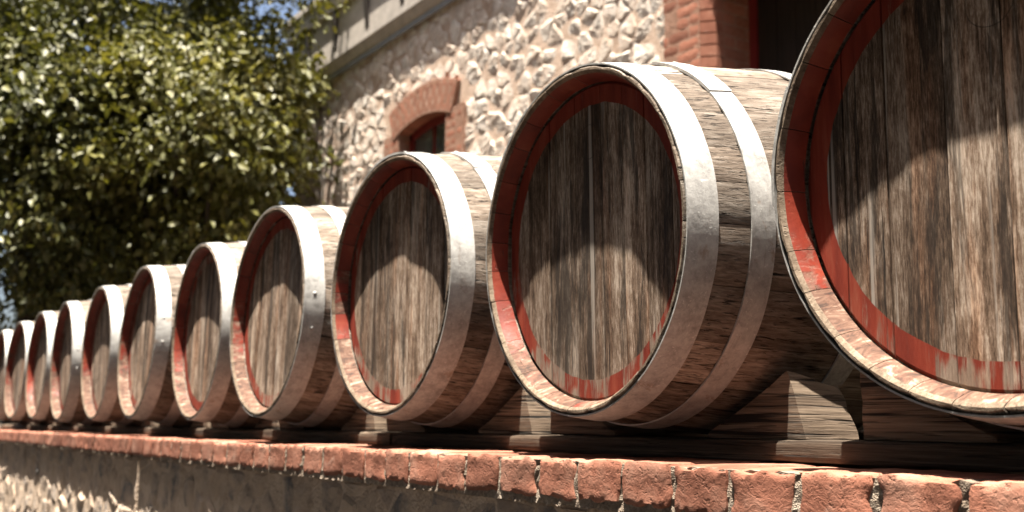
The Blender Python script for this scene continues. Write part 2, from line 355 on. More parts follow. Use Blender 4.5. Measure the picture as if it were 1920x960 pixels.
def clip_poly(poly, px, py, nx, ny):
    """keep the side of the line through (px,py) where (q-p).n <= 0"""
    out = []
    for i in range(len(poly)):
        a, b = poly[i], poly[(i+1) % len(poly)]
        da = (a[0]-px)*nx + (a[1]-py)*ny; db = (b[0]-px)*nx + (b[1]-py)*ny
        if da <= 0: out.append(a)
        if (da < 0 < db) or (db < 0 < da):
            t = da/(da-db); out.append((a[0]+(b[0]-a[0])*t, a[1]+(b[1]-a[1])*t))
    return out
def rubble(x0, x1, z0, z1, sx, sz, seed, skip=lambda x, z: False):
    """cells of an irregular rubble wall: list of polygons in (x, z)"""
    R = random.Random(seed); rows = []; z = z0 - sz*0.3
    while z < z1 + sz*0.5:
        row = []; x = x0 - R.uniform(0, sx)
        while x < x1 + sx*0.5:
            row.append((x, z + R.uniform(-0.33, 0.33)*sz)); x += sx*R.choice((0.42, 0.6, 0.8, 1.05, 1.3, 1.6))*R.uniform(0.9, 1.1)
        rows.append(row); z += sz*R.uniform(0.8, 1.15)
    out = []
    for ri, row in enumerate(rows):
        near = [p for k in (-2, -1, 0, 1, 2) if 0 <= ri+k < len(rows) for p in rows[ri+k]]
        arr = np.array(near)
        for p in row:
            poly = [(max(p[0]-2*sx, x0), max(p[1]-2*sz, z0)), (min(p[0]+2*sx, x1), max(p[1]-2*sz, z0)), (min(p[0]+2*sx, x1), min(p[1]+2*sz, z1)), (max(p[0]-2*sx, x0), min(p[1]+2*sz, z1))]
            if poly[0][0] >= poly[1][0] or poly[0][1] >= poly[2][1]: continue
            d = (arr[:, 0]-p[0])**2 + ((arr[:, 1]-p[1])*1.25)**2
            for j in np.argsort(d)[1:22]:
                q = near[j]; nx, ny = q[0]-p[0], q[1]-p[1]
                poly = clip_poly(poly, (p[0]+q[0])/2, (p[1]+q[1])/2, nx, ny)
                if len(poly) < 3: break
            if len(poly) < 3: continue
            cx = sum(a for a, b in poly)/len(poly); cz = sum(b for a, b in poly)/len(poly)
            ar = 0.5*abs(sum(poly[i][0]*poly[(i+1) % len(poly)][1]-poly[(i+1) % len(poly)][0]*poly[i][1] for i in range(len(poly))))
            if ar < 0.10*sx*sz or skip(cx, cz): continue
            out.append((cx, cz, ar, poly))
    return out
def stone_geo(cx, cz, poly, yb, prot, R, gap=0.005):
    """a rough-faced stone: ring at the wall, chamfered ring, broken facets, all facing -y; returns verts, faces about (cx, yb, cz)"""
    pts = []
    for i in range(len(poly)):
        a, b = poly[i], poly[(i+1) % len(poly)]
        L = math.hypot(b[0]-a[0], b[1]-a[1]); n = max(1, int(L/0.045))
        for k in range(n): pts.append((a[0]+(b[0]-a[0])*k/n - cx, a[1]+(b[1]-a[1])*k/n - cz))
    n = len(pts); V = []; F = []
    mean = sum(math.hypot(*p) for p in pts)/n
    tilt = (R.uniform(-.12, .12), R.uniform(-.20, .10))
    for ring, (sc, dep) in enumerate(((1.0, 0.0), (0.98, 0.22), (0.74, 0.85), (0.36, 1.0))):
        for p in pts:
            s = max(0.25, sc - gap/mean) * (1 + R.uniform(-.10, .10)*(ring > 0))
            x, z = p[0]*s, p[1]*s
            if ring == 0: y = 0.03
            else: y = -prot*dep*R.uniform(0.65, 1.3) + (tilt[0]*x + tilt[1]*z)*(0.3 if ring == 1 else 0.9)
            V.append((x, min(y, 0.002) if ring else y, z))
    V.append((0, -prot*R.uniform(.6, 1.4), 0))
    for r_ in range(3):
        for i in range(n):
            j = (i+1) % n; F.append((r_*n+i, r_*n+j, (r_+1)*n+j, (r_+1)*n+i))
    for i in range(n): F.append((3*n+i, 3*n+(i+1) % n, 4*n))
    return V, F
def lay_stones(cells, yb, prot, mat, parent, seed, limit, name='stone', hide=None):
    R = random.Random(seed); vis = []
    for c in cells:
        px = to_px((c[0], yb, c[1]))
        inside = -20 < px[0] < 1940 and -20 < px[1] < 980 and not (hide and hide(c))
        vis.append((c[2]*(1.0/px[2]**2) if inside and px[2] > 0 else -1, c))
    vis.sort(key=lambda t: -t[0]); bv = []; bf = []
    for k, (s_, c) in enumerate(vis):
        cx, cz, ar, poly = c
        V, F = stone_geo(cx, cz, poly, yb, prot*R.uniform(0.7, 1.3), R)
        if s_ > 0 and k < limit:
            ob(name, mesh(name, V, F, mat), parent, (cx, yb, cz))
        else:
            n = len(bv); bv += [(v[0]+cx, v[1]+yb, v[2]+cz) for v in V]; bf += [tuple(n+i for i in f) for f in F]
    if bv:
        ob('rubble_stonework', mesh('rubble_stonework', bv, bf, mat), parent, kind='stuff')

# ---------------------------------------------------------------- the setting
def sheet(name, mat, x0, x1, y0, y1, z, thick=None):
    if thick: return B().box(x0, x1, y0, y1, z-thick, z).obj(name, mat, kind='structure')
    return ob(name, mesh(name, [(x0,y0,z),(x1,y0,z),(x1,y1,z),(x0,y1,z)], [(0,1,2,3)], mat), kind='structure')
sheet('ground', 'ground', -400, 400, -400, 400, 0.0)
LEDGE = Z0 - 0.3735
TER = LEDGE - 0.033
sheet('terrace', 'terrace', -60, 30, 0.217, 60, TER, TER - 0.01)

# ---------------------------------------------------------------- retaining wall with brick coping
wall = ob('retaining_wall', None, None, (0, 0.05, 0), label='low rubble stone retaining wall with a brick coping below the barrels', category='wall')
WX0, WX1 = -9.2, 2.2
def wob(bld, name, mat): # child of the wall placed in world coordinates
    o = bld.obj(name, mat, wall); o.location = (0, -0.05, 0); return o
CRK = -2.87                       # an open movement joint runs down the wall here
wob(B().box(WX0, CRK-.014, 0.0195, 0.215, 0.0, LEDGE-0.075), 'mortar_core', 'old_mortar')
wob(B().box(CRK+.014, WX1, 0.0195, 0.215, 0.0, LEDGE-0.075), 'mortar_core', 'old_mortar')
cells = rubble(WX0, CRK-.012, 0.0, LEDGE-0.082, 0.20, 0.115, 5) + rubble(CRK+.012, WX1, 0.0, LEDGE-0.082, 0.20, 0.115, 6)
grp_wall_offset = 0.05
class _P: pass
# coping bricks
rb = random.Random(11)
known = [-0.85, -0.741, -0.629, -0.501, -0.388, -0.261, -0.137, -0.016, 0.107, 0.231, 0.348, 0.473, 0.602, 0.723]
joints = [1.488 + (q - 1.488)*0.970 for q in known]
while joints[0] > WX0: joints.insert(0, joints[0] - rb.uniform(0.112, 0.128))
while joints[-1] < WX1: joints.append(joints[-1] + rb.uniform(0.114, 0.126))
joints[min(range(len(joints)), key=lambda q: abs(joints[q]-CRK))] = CRK
BR = [rough_block('brick', 0.109, 0.23, 0.071, 'coping_brick', 3+s, (12, 5, 9), 0.0020, 0.008, 0.0014, 26) for s in range(7)]
for i in range(len(joints)-1):
    a, b = joints[i], joints[i+1]; wd = b - a - rb.uniform(0.001, 0.007)
    if min(abs(a-CRK), abs(b-CRK)) < 1e-6: wd -= 0.012            # the open joint above the crack
    o = ob('brick', BR[rb.randrange(7)], wall, ((a+b)/2, 0.100 - 0.05 + rb.uniform(-.002, .002), LEDGE - 0.0355 + rb.uniform(-.0025, .0015)))
    flip = rb.choice((0, 1))
    o.rotation_euler = (rb.uniform(-.012, .012), rb.uniform(-.015, .015) + math.pi*flip, rb.uniform(-.015, .015))
    o.scale = (wd/0.109, 1, 1)
# crumbly mortar between and below the bricks: one ragged strip
def mortar_strip():
    V = []; F = []; nx = 1500; nz = 8
    for i in range(nx+1):
        x = WX0 + (WX1-WX0)*i/nx
        for k in range(nz+1):
            z = LEDGE - 0.079 + 0.074*k/nz
            y = -0.0105 + 0.003*mnoise.noise(Vector((x*70, z*70, 3))) + 0.0025*mnoise.noise(Vector((x*200, z*200, 8)))
            zz = z + (0.004*mnoise.noise(Vector((x*60, 0, 5))) if k in (0, nz) else 0)
            V.append((x, y, zz))
        V.append((x, 0.2, LEDGE - 0.005)); V.append((x, 0.2, LEDGE - 0.079))
    w_ = nz+3
    for i in range(nx):
        if abs(V[i*w_][0] - CRK) < 0.016: continue
        for k in range(w_):
            k2 = (k+1) % w_; F.append((i*w_+k, (i+1)*w_+k, (i+1)*w_+k2, i*w_+k2))
    o = ob('mortar_bed', mesh('mortar_bed', V, F, 'mortar'), wall, (0, -0.05, 0))
mortar_strip()

def lay_on(parent_loc, *a, **k):
    lay_stones(*a, **k)
base_before = set(bpy.data.objects)
lay_stones(cells, 0.0225, 0.0065, 'base_stone', wall, 21, 230)
for o in set(bpy.data.objects) - base_before: o.location = (o.location[0], o.location[1]-0.05, o.location[2])

# ---------------------------------------------------------------- timber bearers
def beam_mesh(name, L, d, h, seed):
    return rough_block(name, L, d, h, 'timber', seed, (int(L/0.04), 5, 5), 0.0018, 0.004, 0.0015, 16)
for k, (x0, x1, lab) in enumerate(((-1.02, 1.9, 'dark timber bearer on the brick coping below the two nearest barrels'),
                                   (-4.0, -1.03, 'dark timber bearer on the coping below the third to sixth barrels'),
                                   (-7.6, -4.01, 'far length of timber bearer on the coping under the most distant barrels'))):
    ob('timber_bearer', beam_mesh('timber_bearer', x1-x0, 0.16, 0.0355, 40+k), None, ((x0+x1)/2, 0.253, LEDGE+0.0178), label=lab, category='beam', group='timber bearers under the barrels')
ob('rear_bearer', beam_mesh('rear_bearer', 9.4, 0.10, Z0-0.323-TER, 50), None, (-2.8, 0.85, (Z0-0.323+TER)/2), label='dark timber bearer lying behind the chocks under the backs of the barrels', category='beam')

# ---------------------------------------------------------------- barrels
LB = 0.95
def rad(y):
    x = 1 - math.sqrt((y-LB/2)**2 + 0.05**2)/(LB/2) + 0.05/(LB/2)*0.55
    return 0.298 + 0.056*(x*0.6 + 0.4*(1-(1-x)**2)) if x > 0 else 0.298 + 0.056*1.4*x
def stave_mesh(a0, a1, seed):
    R = random.Random(seed); gap = 0.0038
    ST = [(0.0, .2982, .2945), (0.002, .2998, .2928), (0.0065, None, .2895), (0.022, None, .2828), (0.0365, None, .2792), (0.0368, None, .283), (0.0455, None, .283), (0.046, None, .276)]
    for y in (0.07, 0.116, 0.16, 0.22, 0.30, 0.38, 0.475, 0.57, 0.65, 0.73, 0.79, 0.834, 0.88): ST.append((y, None, rad(y)-0.024))
    ST += [(LB-.046, None, .276), (LB-.0455, None, .283), (LB-.0368, None, .283), (LB-.0365, None, .279), (LB, .298, .2885)]
    K = 4; V = []; F = []; MI = []
    fy = R.uniform(-.0007, .0007); fr = R.uniform(-.0006, .0006)
    for (y, ro, ri) in ST:
        if ro is None: ro = rad(y)
        ro = max(ro, ri+.004) + fr*(1 if 0.06 < y < .89 else .3)
        yy = y + (fy if y < .01 else 0)
        for k in range(K+1):
            a = a0+gap/2 + (a1-a0-gap)*k/K; rr = ro - (0.0024 if k in (0, K) else 0)
            V.append((rr*math.cos(a), yy, rr*math.sin(a)))
        for k in range(K+1):
            a = a0+gap/2 + (a1-a0-gap)*k/K; V.append((ri*math.cos(a), yy + R.uniform(-.0004, .0004), ri*math.sin(a)))
    w_ = 2*(K+1); n = len(ST)
    for s in range(n-1):
        A, Bq = s*w_, (s+1)*w_; paint = (2 if ST[s+1][0] <= .0066 else 1) if ST[s+1][0] <= .0366 else 0
        for k in range(K):
            F.append((A+k, A+k+1, Bq+k+1, Bq+k)); MI.append(0)
            F.append((A+K+1+k, Bq+K+1+k, Bq+K+2+k, A+K+2+k)); MI.append(paint)
        F.append((A, Bq, Bq+K+1, A+K+1)); MI.append(0)
        F.append((A+K, A+w_-1, Bq+w_-1, Bq+K)); MI.append(0)
    for k in range(K):
        F.append((k, K+1+k, K+2+k, k+1)); MI.append(2)
        e = (n-1)*w_; F.append((e+k, e+k+1, e+K+2+k, e+K+1+k)); MI.append(2)
    return mesh('stave', V, F, ['stave', 'chime_paint', 'chime_end'], MI, smooth=True, angle=30)
rs = random.Random(4); wts = [rs.uniform(.7, 1.25) for _ in range(25)]; tot = sum(wts); ang = 0; STAVES = []
for i, q in enumerate(wts):
    a1 = ang + q/tot*2*math.pi; STAVES.append((stave_mesh(ang, a1, i), (ang+a1)/2)); ang = a1

def hoop_mesh(c0, c1, seed):
    R = random.Random(seed); n = 140; V = []; F = []; off = Vector((seed*3.3, 1.7, seed))
    def ring(r_of, t, lift, i):
        a = 2*math.pi*i/n; p = Vector((math.cos(a), math.sin(a), 0))
        w0 = 0.0010*mnoise.noise(p*3 + off); w1 = 0.0013*mnoise.noise(p*4 + off*2); bu = 0.0007*mnoise.noise(p*5 + off*3)
        out = []
        for c, d in ((c0+w0, lift), (c0+w0, lift+t), ((c0+c1)/2, lift+t+bu), (c1+w1, lift+t), (c1+w1, lift)):
            r = max(rad(c), 0.299) + 0.0006 + d; out.append((r*math.cos(a), c, r*math.sin(a)))
        return out
    for i in range(n):
        V += ring(rad, 0.0026, 0, i)
    for i in range(n):
        A, C2 = i*5, ((i+1) % n)*5
        for k in range(5): F.append((A+k, A+(k+1) % 5, C2+(k+1) % 5, C2+k))
    # lapped end
    b = len(V); s0 = 0; m_ = 12
    for i in range(m_+1): V += ring(rad, 0.0024, 0.0026, s0+i)
    for i in range(m_):
        A, C2 = b+i*5, b+(i+1)*5
        for k in range(5): F.append((A+k, A+(k+1) % 5, C2+(k+1) % 5, C2+k))
    F.append(tuple(b+k for k in range(5))); e = b+m_*5; F.append(tuple(e+k for k in reversed(range(5))))
    return mesh('hoop', V, F, 'hoop', smooth=True, angle=40)
HOOPS = [(0.0018, .056), (.116, .160), (.340, .385), (LB-.385, LB-.340), (LB-.160, LB-.116), (LB-.055, LB-.0008)]
HM = [hoop_mesh(a, b, i+1) for i, (a, b) in enumerate(HOOPS)]
def rivet_mesh():
    V = [(0, 0, 0.0026)]; F = []
    for r, z in ((0.004, 0.002), (0.0065, 0.0)):
        for i in range(10): V.append((r*math.cos(i*math.pi/5), r*math.sin(i*math.pi/5), z))
    for i in range(10):
        j = (i+1) % 10; F.append((0, 1+i, 1+j)); F.append((1+i, 11+i, 11+j, 1+j))
    return mesh('rivet', V, F, 'hoop', smooth=True)
RIV = rivet_mesh()

def board_mesh(xa, xb, seed, y0=0.039):
    R = random.Random(seed); dy = R.uniform(-.0012, .0012); RE, RC = 0.2822, 0.2745
    nx = 7; rows = 8; V = []; F = []; g = 0.0011
    xs = [xa+g + (xb-xa-2*g)*i/(nx-1) for i in range(nx)]
    def zed(r, x): return math.sqrt(max(r*r-x*x, 0.0))
    for x in xs:
        ze, zc = zed(RE, x), zed(RC, x); zc = min(zc, ze-.001); zc = max(zc, 0)
        zl = [-ze] + [-zc + 2*zc*k/(rows-1) for k in range(rows)] + [ze]
        for q, z in enumerate(zl):
            rr = math.hypot(x, z); cham = max(0.0, min(1.0, (rr-RC)/(RE-RC)))
            V.append((x, y0 + dy + 0.0075*cham + (0.0006 if x in (xs[0], xs[-1]) else 0), z))
    m_ = rows+2; nb = len(V)
    for x in xs:
        ze = zed(RE, x)
        for q in range(m_): V.append((x, y0+0.024, -ze + 2*ze*q/(m_-1)))
    for i in range(nx-1):
        for q in range(m_-1):
            a = i*m_+q; F.append((a, a+m_, a+m_+1, a+1)); F.append((nb+a, nb+a+1, nb+a+m_+1, nb+a+m_))
    for q in range(m_-1):
        F.append((q, q+1, nb+q+1, nb+q)); a = (nx-1)*m_+q; F.append((a, nb+a, nb+a+1, a+1))
    for i in range(nx-1):
        a = i*m_; F.append((a, nb+a, nb+a+m_, a+m_)); a = i*m_+m_-1; F.append((a, a+m_, nb+a+m_, nb+a))
    return mesh('head_board', V, F, 'head')
def board_set(bounds, s): return [board_mesh(bounds[i], bounds[i+1], s*20+i) for i in range(len(bounds)-1)]
BSETS = [board_set([-.2815, -.205, -.128, -.045, .035, .098, .158, .225, .2815], 1),
         board_set([-.2815, -.19, -.10, -.035, .05, .125, .205, .2815], 2),
         board_set([-.2815, -.215, -.15, -.065, .012, .085, .17, .225, .2815], 3)]
def rear_head():
    V = [(0, LB-.039, 0)]; F = []; n = 60
    for i in range(n): V.append((.282*math.cos(2*math.pi*i/n), LB-.039, .282*math.sin(2*math.pi*i/n)))
    for i in range(n): F.append((0, 1+(i+1) % n, 1+i))
    return mesh('rear_head', V, F, 'head')
RH = rear_head()

FIT = [[0.7842, 0.0, -0.7494, -1.5053, -2.2357, -2.9658, -3.7107, -4.4626, -5.208, -5.955, -6.70],
       [-0.009, -0.0016, 0.0086, -0.0038, 0.0166, -0.0014, 0.0023, -0.0062, -0.0018, -0.0037, 0.0],
       [-0.0031, 0.0004, 0.003, 0.0035, -0.0037, 0.0032, -0.0032, -0.0072, 0.0034, 0.0036, 0.0],
       [1.1346, -2.0625, 0.2042, -0.4756, -1.3461, -0.9505, -0.5125, -1.1438, 0.5102, 2.1711, 0.0],
       [1.0554, 1.4786, -0.2374, -1.2056, -0.4098, -1.619, 0.3255, 0.4086, -0.201, -0.8252, 0.0]]
LAB = ['biggest wine barrel, cut off by the right edge of the picture',
       'second barrel from the right, tall in front of the stone wall and brick door jamb',
       'third barrel from the right, standing just below the arched window',
       'fourth barrel from the right, first one seen against the tree edge',
       'fifth barrel from the right in the row, with a clean red rim',
       'sixth barrel from the right, middle of the row',
       'seventh barrel from the right, below the leafy tree',
       'eighth barrel from the right, small and blurred',
       'ninth barrel from the right, third from the left edge',
       'tenth barrel from the right, narrow one next to the leftmost sliver',
       'farthest barrel, only a sliver at the left edge of the picture']
rbv = random.Random(77)
for i in range(11):
    x, y, z, a, b = [FIT[k][i] for k in range(5)]; a = math.radians(a); b = math.radians(b)
    ex = Vector((math.cos(a), math.sin(a), 0)); n = Vector((-math.sin(a)*math.cos(b), math.cos(a)*math.cos(b), math.sin(b))); ez = ex.cross(n)
    E_ = ob('wine_barrel', None, None, None, label=LAB[i], category='barrel', group='wine barrels in a row on the wall')
    mw = Matrix.Identity(4)
    for q in range(3): mw[q][0] = ex[q]; mw[q][1] = n[q]; mw[q][2] = ez[q]
    mw.translation = Vector((x, y, z + Z0)); E_.matrix_world = mw
    phi = rbv.uniform(0, 2*math.pi); wv = rbv.uniform(-.22, .2)
    for me, th in STAVES:
        o = ob('stave', me, E_); o.rotation_euler = (0, phi, 0)
        zz = math.sin(th - phi)
        wear = max(0.0, min(1.0, 0.42 - zz*0.62 + wv + rbv.uniform(-.12, .12)))
        o.color = (wear, rbv.random(), rbv.random(), 1)
    roll = rbv.uniform(-.035, .035)
    bs = BSETS[(i+2) % 3 if i != 1 else 0]
    for me in bs:
        o = ob('head_board', me, E_); o.rotation_euler = (0, roll + (math.pi if i in (4, 7) else 0), 0)
    ob('rear_head', RH, E_)
    for k, (c0, c1) in enumerate(HOOPS):
        h = ob('hoop', HM[k], E_)
        ha = {(1, 0): math.radians(-118), (1, 1): -0.75, (2, 0): -1.35, (2, 1): -0.9, (3, 0): 0.35}.get((i, k), rbv.uniform(0, 6.28)); h.rotation_euler = (0, ha, 0)
        if k < 3:
            for s in (0.12, 0.42):
                th = s; cc = (c0+c1)/2; r = max(rad(cc), .299) + 0.0056
                rv = ob('rivet', RIV, h, (r*math.cos(th), cc, r*math.sin(th)))
                rv.rotation_euler = Vector((math.cos(th), 0, math.sin(th))).to_track_quat('Z', 'Y').to_euler()

# ---------------------------------------------------------------- chocks
ORD = ['first', 'second', 'third', 'fourth', 'fifth', 'sixth', 'seventh', 'eighth', 'ninth', 'tenth', 'eleventh']
def chock_mesh(seed, right):
    def shape(v):
        u = v.x + .5; h = v.z + .5; d = v.y + .5            # unit box -> wedge
        if right:
            top = -0.331 + (0.102 - 0.026*d)*u; x = 0.120 + (0.222 - 0.036*h*u)*u; yy = 0.192 + 0.125*d
        else:
            top = -0.331 + (0.095 - 0.02*d)*(1-u); x = -0.345 + 0.215*u; yy = 0.196 + 0.13*d
        zb = -0.3375
        return Vector((x, yy, zb + (top-zb)*h))
    return rough_block('wedge_chock', 1, 1, 1, 'chock', seed, (12, 7, 7), 0.009, 0.02, 0.005, 4.0, shape)
CM = {(s, r): chock_mesh(60+s, r) for s in range(3) for r in (True, False)}
rc = random.Random(9)
for i in range(11):
    for right in (True, False):
        if right and i == 0: continue
        o = ob('wedge_chock', CM[(rc.randrange(3), right)], None, (FIT[0][i] + rc.uniform(-.015, .015)*(i > 1), rc.uniform(-.008, .008)*(i > 1), Z0),
               label='weathered wooden wedge chock at the %s foot of the %s barrel from the right' % ('right' if right else 'left', ORD[i]), category='chock', group='wooden chocks between the barrels')

# ---------------------------------------------------------------- winery building
YW = 3.8
def Zf(z): return z + Z0
bld = ob('winery_building', None, None, (0, 0, 0), label='cream rubble stone winery building with red brick window arch and grey cornice', category='building')
BX0, BX1 = -11.1, 2.6; BZ1 = Zf(4.0); YB = YW + 0.42
WXL, WXR, SPR, RISE, SILL = -8.205, -7.225, Zf(2.655), 0.075, Zf(1.25)      # window opening
DXL, DXR, DTOP = -3.60, -1.95, Zf(2.74)                                    # door opening
f0 = YW + 0.018
wb_ = B()
wb_.box(BX0, WXL-0.05, f0, YB, TER-.02, BZ1)
wb_.box(WXL-0.05, WXR+0.05, f0, YB, TER-.02, SILL-0.06)
wb_.box(WXL-0.05, WXR+0.05, f0, YB, SPR+0.3, BZ1)
wb_.box(WXR+0.05, DXL-0.11, f0, YB, TER-.02, BZ1)
wb_.box(DXL-0.11, DXR+0.11, f0, YB, DTOP+0.24, BZ1)
wb_.box(DXR+0.11, BX1, f0, YB, TER-.02, BZ1)
wb_.obj('wall', 'wall_mortar', bld)
B().box(BX0, BX0+.4, YB, YB+6, TER-.02, BZ1).box(BX1-.4, BX1, YB, YB+6, TER-.02, BZ1).box(BX0, BX1, YB+6, YB+6.4, TER-.02, BZ1).obj('side_wall', 'wall_mortar', bld)
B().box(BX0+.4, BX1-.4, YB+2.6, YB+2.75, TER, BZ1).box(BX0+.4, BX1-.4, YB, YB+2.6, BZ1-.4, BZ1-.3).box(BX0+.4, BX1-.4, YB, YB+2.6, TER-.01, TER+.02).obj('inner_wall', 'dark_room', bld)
def skip(x, z):
    if x > WXL-0.36 and x < WXR+0.33 and z < SPR+0.36 and z > SILL-0.1: return True
    if DXL-0.30 < x < DXR+0.30 and z < DTOP+0.25: return True
    return False
cells = rubble(BX0, BX1, TER, BZ1, 0.215, 0.15, 31, skip)
def visible_first(c): return c
def hidden(c):
    px = to_px((c[0], YW, c[1]))
    return px[0] > 1340 or px[1] > np.interp(px[0], [-50, 60, 400, 545, 760, 1130, 1400], [620, 600, 450, 384, 290, 124, 128])
lay_stones(cells, f0+.0005, 0.0072, 'wall_stone', bld, 33, 300, hide=hidden)

# bricks of the wall: shared rough blocks scaled to size
WBR = [rough_block('brick', 1, 1, 1, 'wall_brick', 80+s, (4, 3, 3), 0.004, 0.02, 0.008, 2.6) for s in range(5)]
rw = random.Random(8)
def wbrick(cx, cy, cz, sx, sy, sz, ry=0.0):
    o = ob('brick', WBR[rw.randrange(5)], bld, (cx, cy, cz)); o.scale = (sx, sy, sz); o.rotation_euler = (0, ry, 0); return o
# window jambs (toothed) and arch
CO = 0.083; z = SPR - 0.07; k = 0
mor = B()
while z > SILL - 0.02:
    long_ = k % 2 == 0
    for side in (-1, 1):
        x_in = WXL if side < 0 else WXR; wd = 0.33 if long_ else 0.22
        pieces = (0.22, 0.105) if long_ else (0.105, 0.11)
        xx = x_in
        for p in pieces:
            wbrick(xx + side*p/2, YW + 0.10, z, p - 0.008, 0.24, CO - 0.011); xx += side*p
    z -= CO; k += 1
B().box(WXL-0.34, WXL-0.004, YW-0.0183, YB-.02, SILL-.05, SPR+.02).obj('jamb_mortar', 'brick_joint', bld)
B().box(WXR+0.004, WXR+.34, YW-0.0183, YB-.02, SILL-.05, SPR+.02).obj('jamb_mortar', 'brick_joint', bld)
# segmental arch voussoirs
span = WXR - WXL; RA = (span*span/4 + RISE*RISE)/(2*RISE); cxA = (WXL+WXR)/2; czA = SPR + RISE - RA
half = math.asin(span/2/RA); nv = 17; DEP = 0.33
for i in range(-2, nv+2):
    th = -half + 2*half*(i+0.5)/nv; 
    for (r0, r1) in (((RA, RA+0.225), (RA+0.235, RA+DEP)) if i % 2 else ((RA, RA+0.105), (RA+0.115, RA+DEP))):
        rr = (r0+r1)/2; wbrick(cxA + rr*math.sin(th), YW + 0.095, czA + rr*math.cos(th), 2*half/nv*rr - 0.007, 0.25, r1-r0-.004, th)
apoly = []
th0 = half*(1 + 4/nv)
for i in range(13):
    th = -th0 + 2*th0*i/12; apoly.append((cxA+(RA+DEP-.006)*math.sin(th), czA+(RA+DEP-.006)*math.cos(th)))
for i in range(13):
    th = th0 - 2*th0*i/12; apoly.append((cxA+(RA+.006)*math.sin(th), czA+(RA+.006)*math.cos(th)))
for i in range(12):
    q = [apoly[i], apoly[i+1], apoly[24-i], apoly[25-i]]; mor.prism(list(reversed(q)), YW-0.0282, YW+.20)
mor.obj('arch_mortar', 'brick_joint', bld)
nv_ = [(-.080, -.0402), (-.078, -.041), (-.001, .034), (0.0, .036), (0.0, .1045), (-.080, .1045)]
NOSE = mesh('brick', [(x_, y_, zz_) for zz_ in (-.036, .036) for x_, y_ in nv_], [tuple(reversed(range(6))), tuple(range(6, 12))] + [(i_, (i_+1) % 6, 6+(i_+1) % 6, 6+i_) for i_ in range(6)], 'wall_brick')
# door jambs: front quoin, chamfered nose and reveal
z = DTOP - 0.03; k = 0
while z > TER:
    long_ = k % 4 < 2
    wd = 0.43 if long_ else 0.29
    xx = DXL - 0.083; n_ = 0
    ps = ((0.215, 0.16) if k % 2 else (0.105, 0.21, 0.06)) if long_ else ((0.105, 0.125) if k % 2 else (0.23,))
    for p in ps:
        wbrick(xx - p/2, YW + 0.04, z, p - 0.009, 0.16, CO - 0.011); xx -= p
    # chamfered corner brick at the arris
    o = ob('brick', NOSE, bld, (DXL, YW, z))
    yy = YW + 0.108
    for p in ((0.11, 0.215) if k % 2 else (0.215, 0.11)):
        wbrick(DXL - 0.0505, yy + p/2, z, 0.10, p - 0.009, CO - 0.011); yy += p
    for p in (0.22, 0.1):
        wbrick(DXR + 0.05 + (0.0 if p > .2 else .16), YW + 0.10, z, p if p < .2 else 0.10, 0.24, CO - 0.011)
    z -= CO; k += 1
B().prismx([(YW-.0375, TER-.01), (YW-.0375, DTOP), (YB, DTOP), (YB, TER-.01)], DXL-.44, DXL-.082).obj('jamb_mortar', 'brick_joint', bld)
B().box(DXL-0.0818, DXL-.003, YW+.0385, YB, TER-.01, DTOP).obj('jamb_mortar', 'brick_joint', bld)
B().box(DXR+.004, DXR+.34, YW-0.004, YB, TER-.01, DTOP).obj('jamb_mortar', 'brick_joint', bld)
nb_ = 20
for i in range(nb_):
    xx = DXL - 0.2 + (DXR-DXL+0.4)*(i+.5)/nb_; wbrick(xx, YW+.1, DTOP+.11, (DXR-DXL+.4)/nb_-.01, .25, .215)
B().box(DXL-.2, DXR+.2, YW+.02, YB, DTOP+.005, DTOP+.22).obj('lintel_mortar', 'wall_mortar', bld)
# window joinery
wf = B(); fy0, fy1 = YW+0.11, YW+0.18
for xa, xb in ((WXL-.01, WXL+.06), (WXR-.06, WXR+.01)): wf.box(xa, xb, fy0, fy1, SILL-.04, SPR+0.02)
for i in range(12):
    ta, tb = -half+2*half*i/12, -half+2*half*(i+1)/12
    wf.prism([(cxA+(RA-.065)*math.sin(ta), czA+(RA-.065)*math.cos(ta)), (cxA+(RA-.065)*math.sin(tb), czA+(RA-.065)*math.cos(tb)),
              (cxA+(RA+.012)*math.sin(tb), czA+(RA+.012)*math.cos(tb)), (cxA+(RA+.012)*math.sin(ta), czA+(RA+.012)*math.cos(ta))], fy0, fy1)
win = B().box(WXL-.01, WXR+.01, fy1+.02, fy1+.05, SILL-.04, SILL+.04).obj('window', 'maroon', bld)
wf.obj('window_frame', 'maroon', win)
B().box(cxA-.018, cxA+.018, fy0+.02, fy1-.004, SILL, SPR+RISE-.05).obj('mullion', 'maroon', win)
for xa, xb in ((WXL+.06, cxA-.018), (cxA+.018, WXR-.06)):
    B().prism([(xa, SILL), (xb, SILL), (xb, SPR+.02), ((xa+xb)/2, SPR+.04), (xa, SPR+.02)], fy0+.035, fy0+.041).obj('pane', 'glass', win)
B().box(WXL-.08, WXR+.08, YW-.05, YW+.25, SILL-.12, SILL-.045).obj('window_sill', 'wall_brick', win)
# door in its deep reveal
door = B().box(DXL+.055, DXR-.055, YB-.02, YB+.02, TER+.01, DTOP-.06).obj('door', 'door_wood', bld)
B().box(DXL-.02, DXL+.055, YB-.07, YB+.03, TER, DTOP).box(DXR-.055, DXR+.02, YB-.07, YB+.03, TER, DTOP).box(DXL+.055, DXR-.055, YB-.07, YB+.03, DTOP-.06, DTOP).obj('door_frame', 'maroon', door)
npk = 9
for i in range(npk):
    xa = DXL+.057 + (DXR-DXL-.114)*i/npk; xb = DXL+.057 + (DXR-DXL-.114)*(i+1)/npk
    B().box(xa+.003, xb-.003, YB-.045, YB-.021, TER+.01, DTOP-.062).obj('plank', 'door_wood', door)
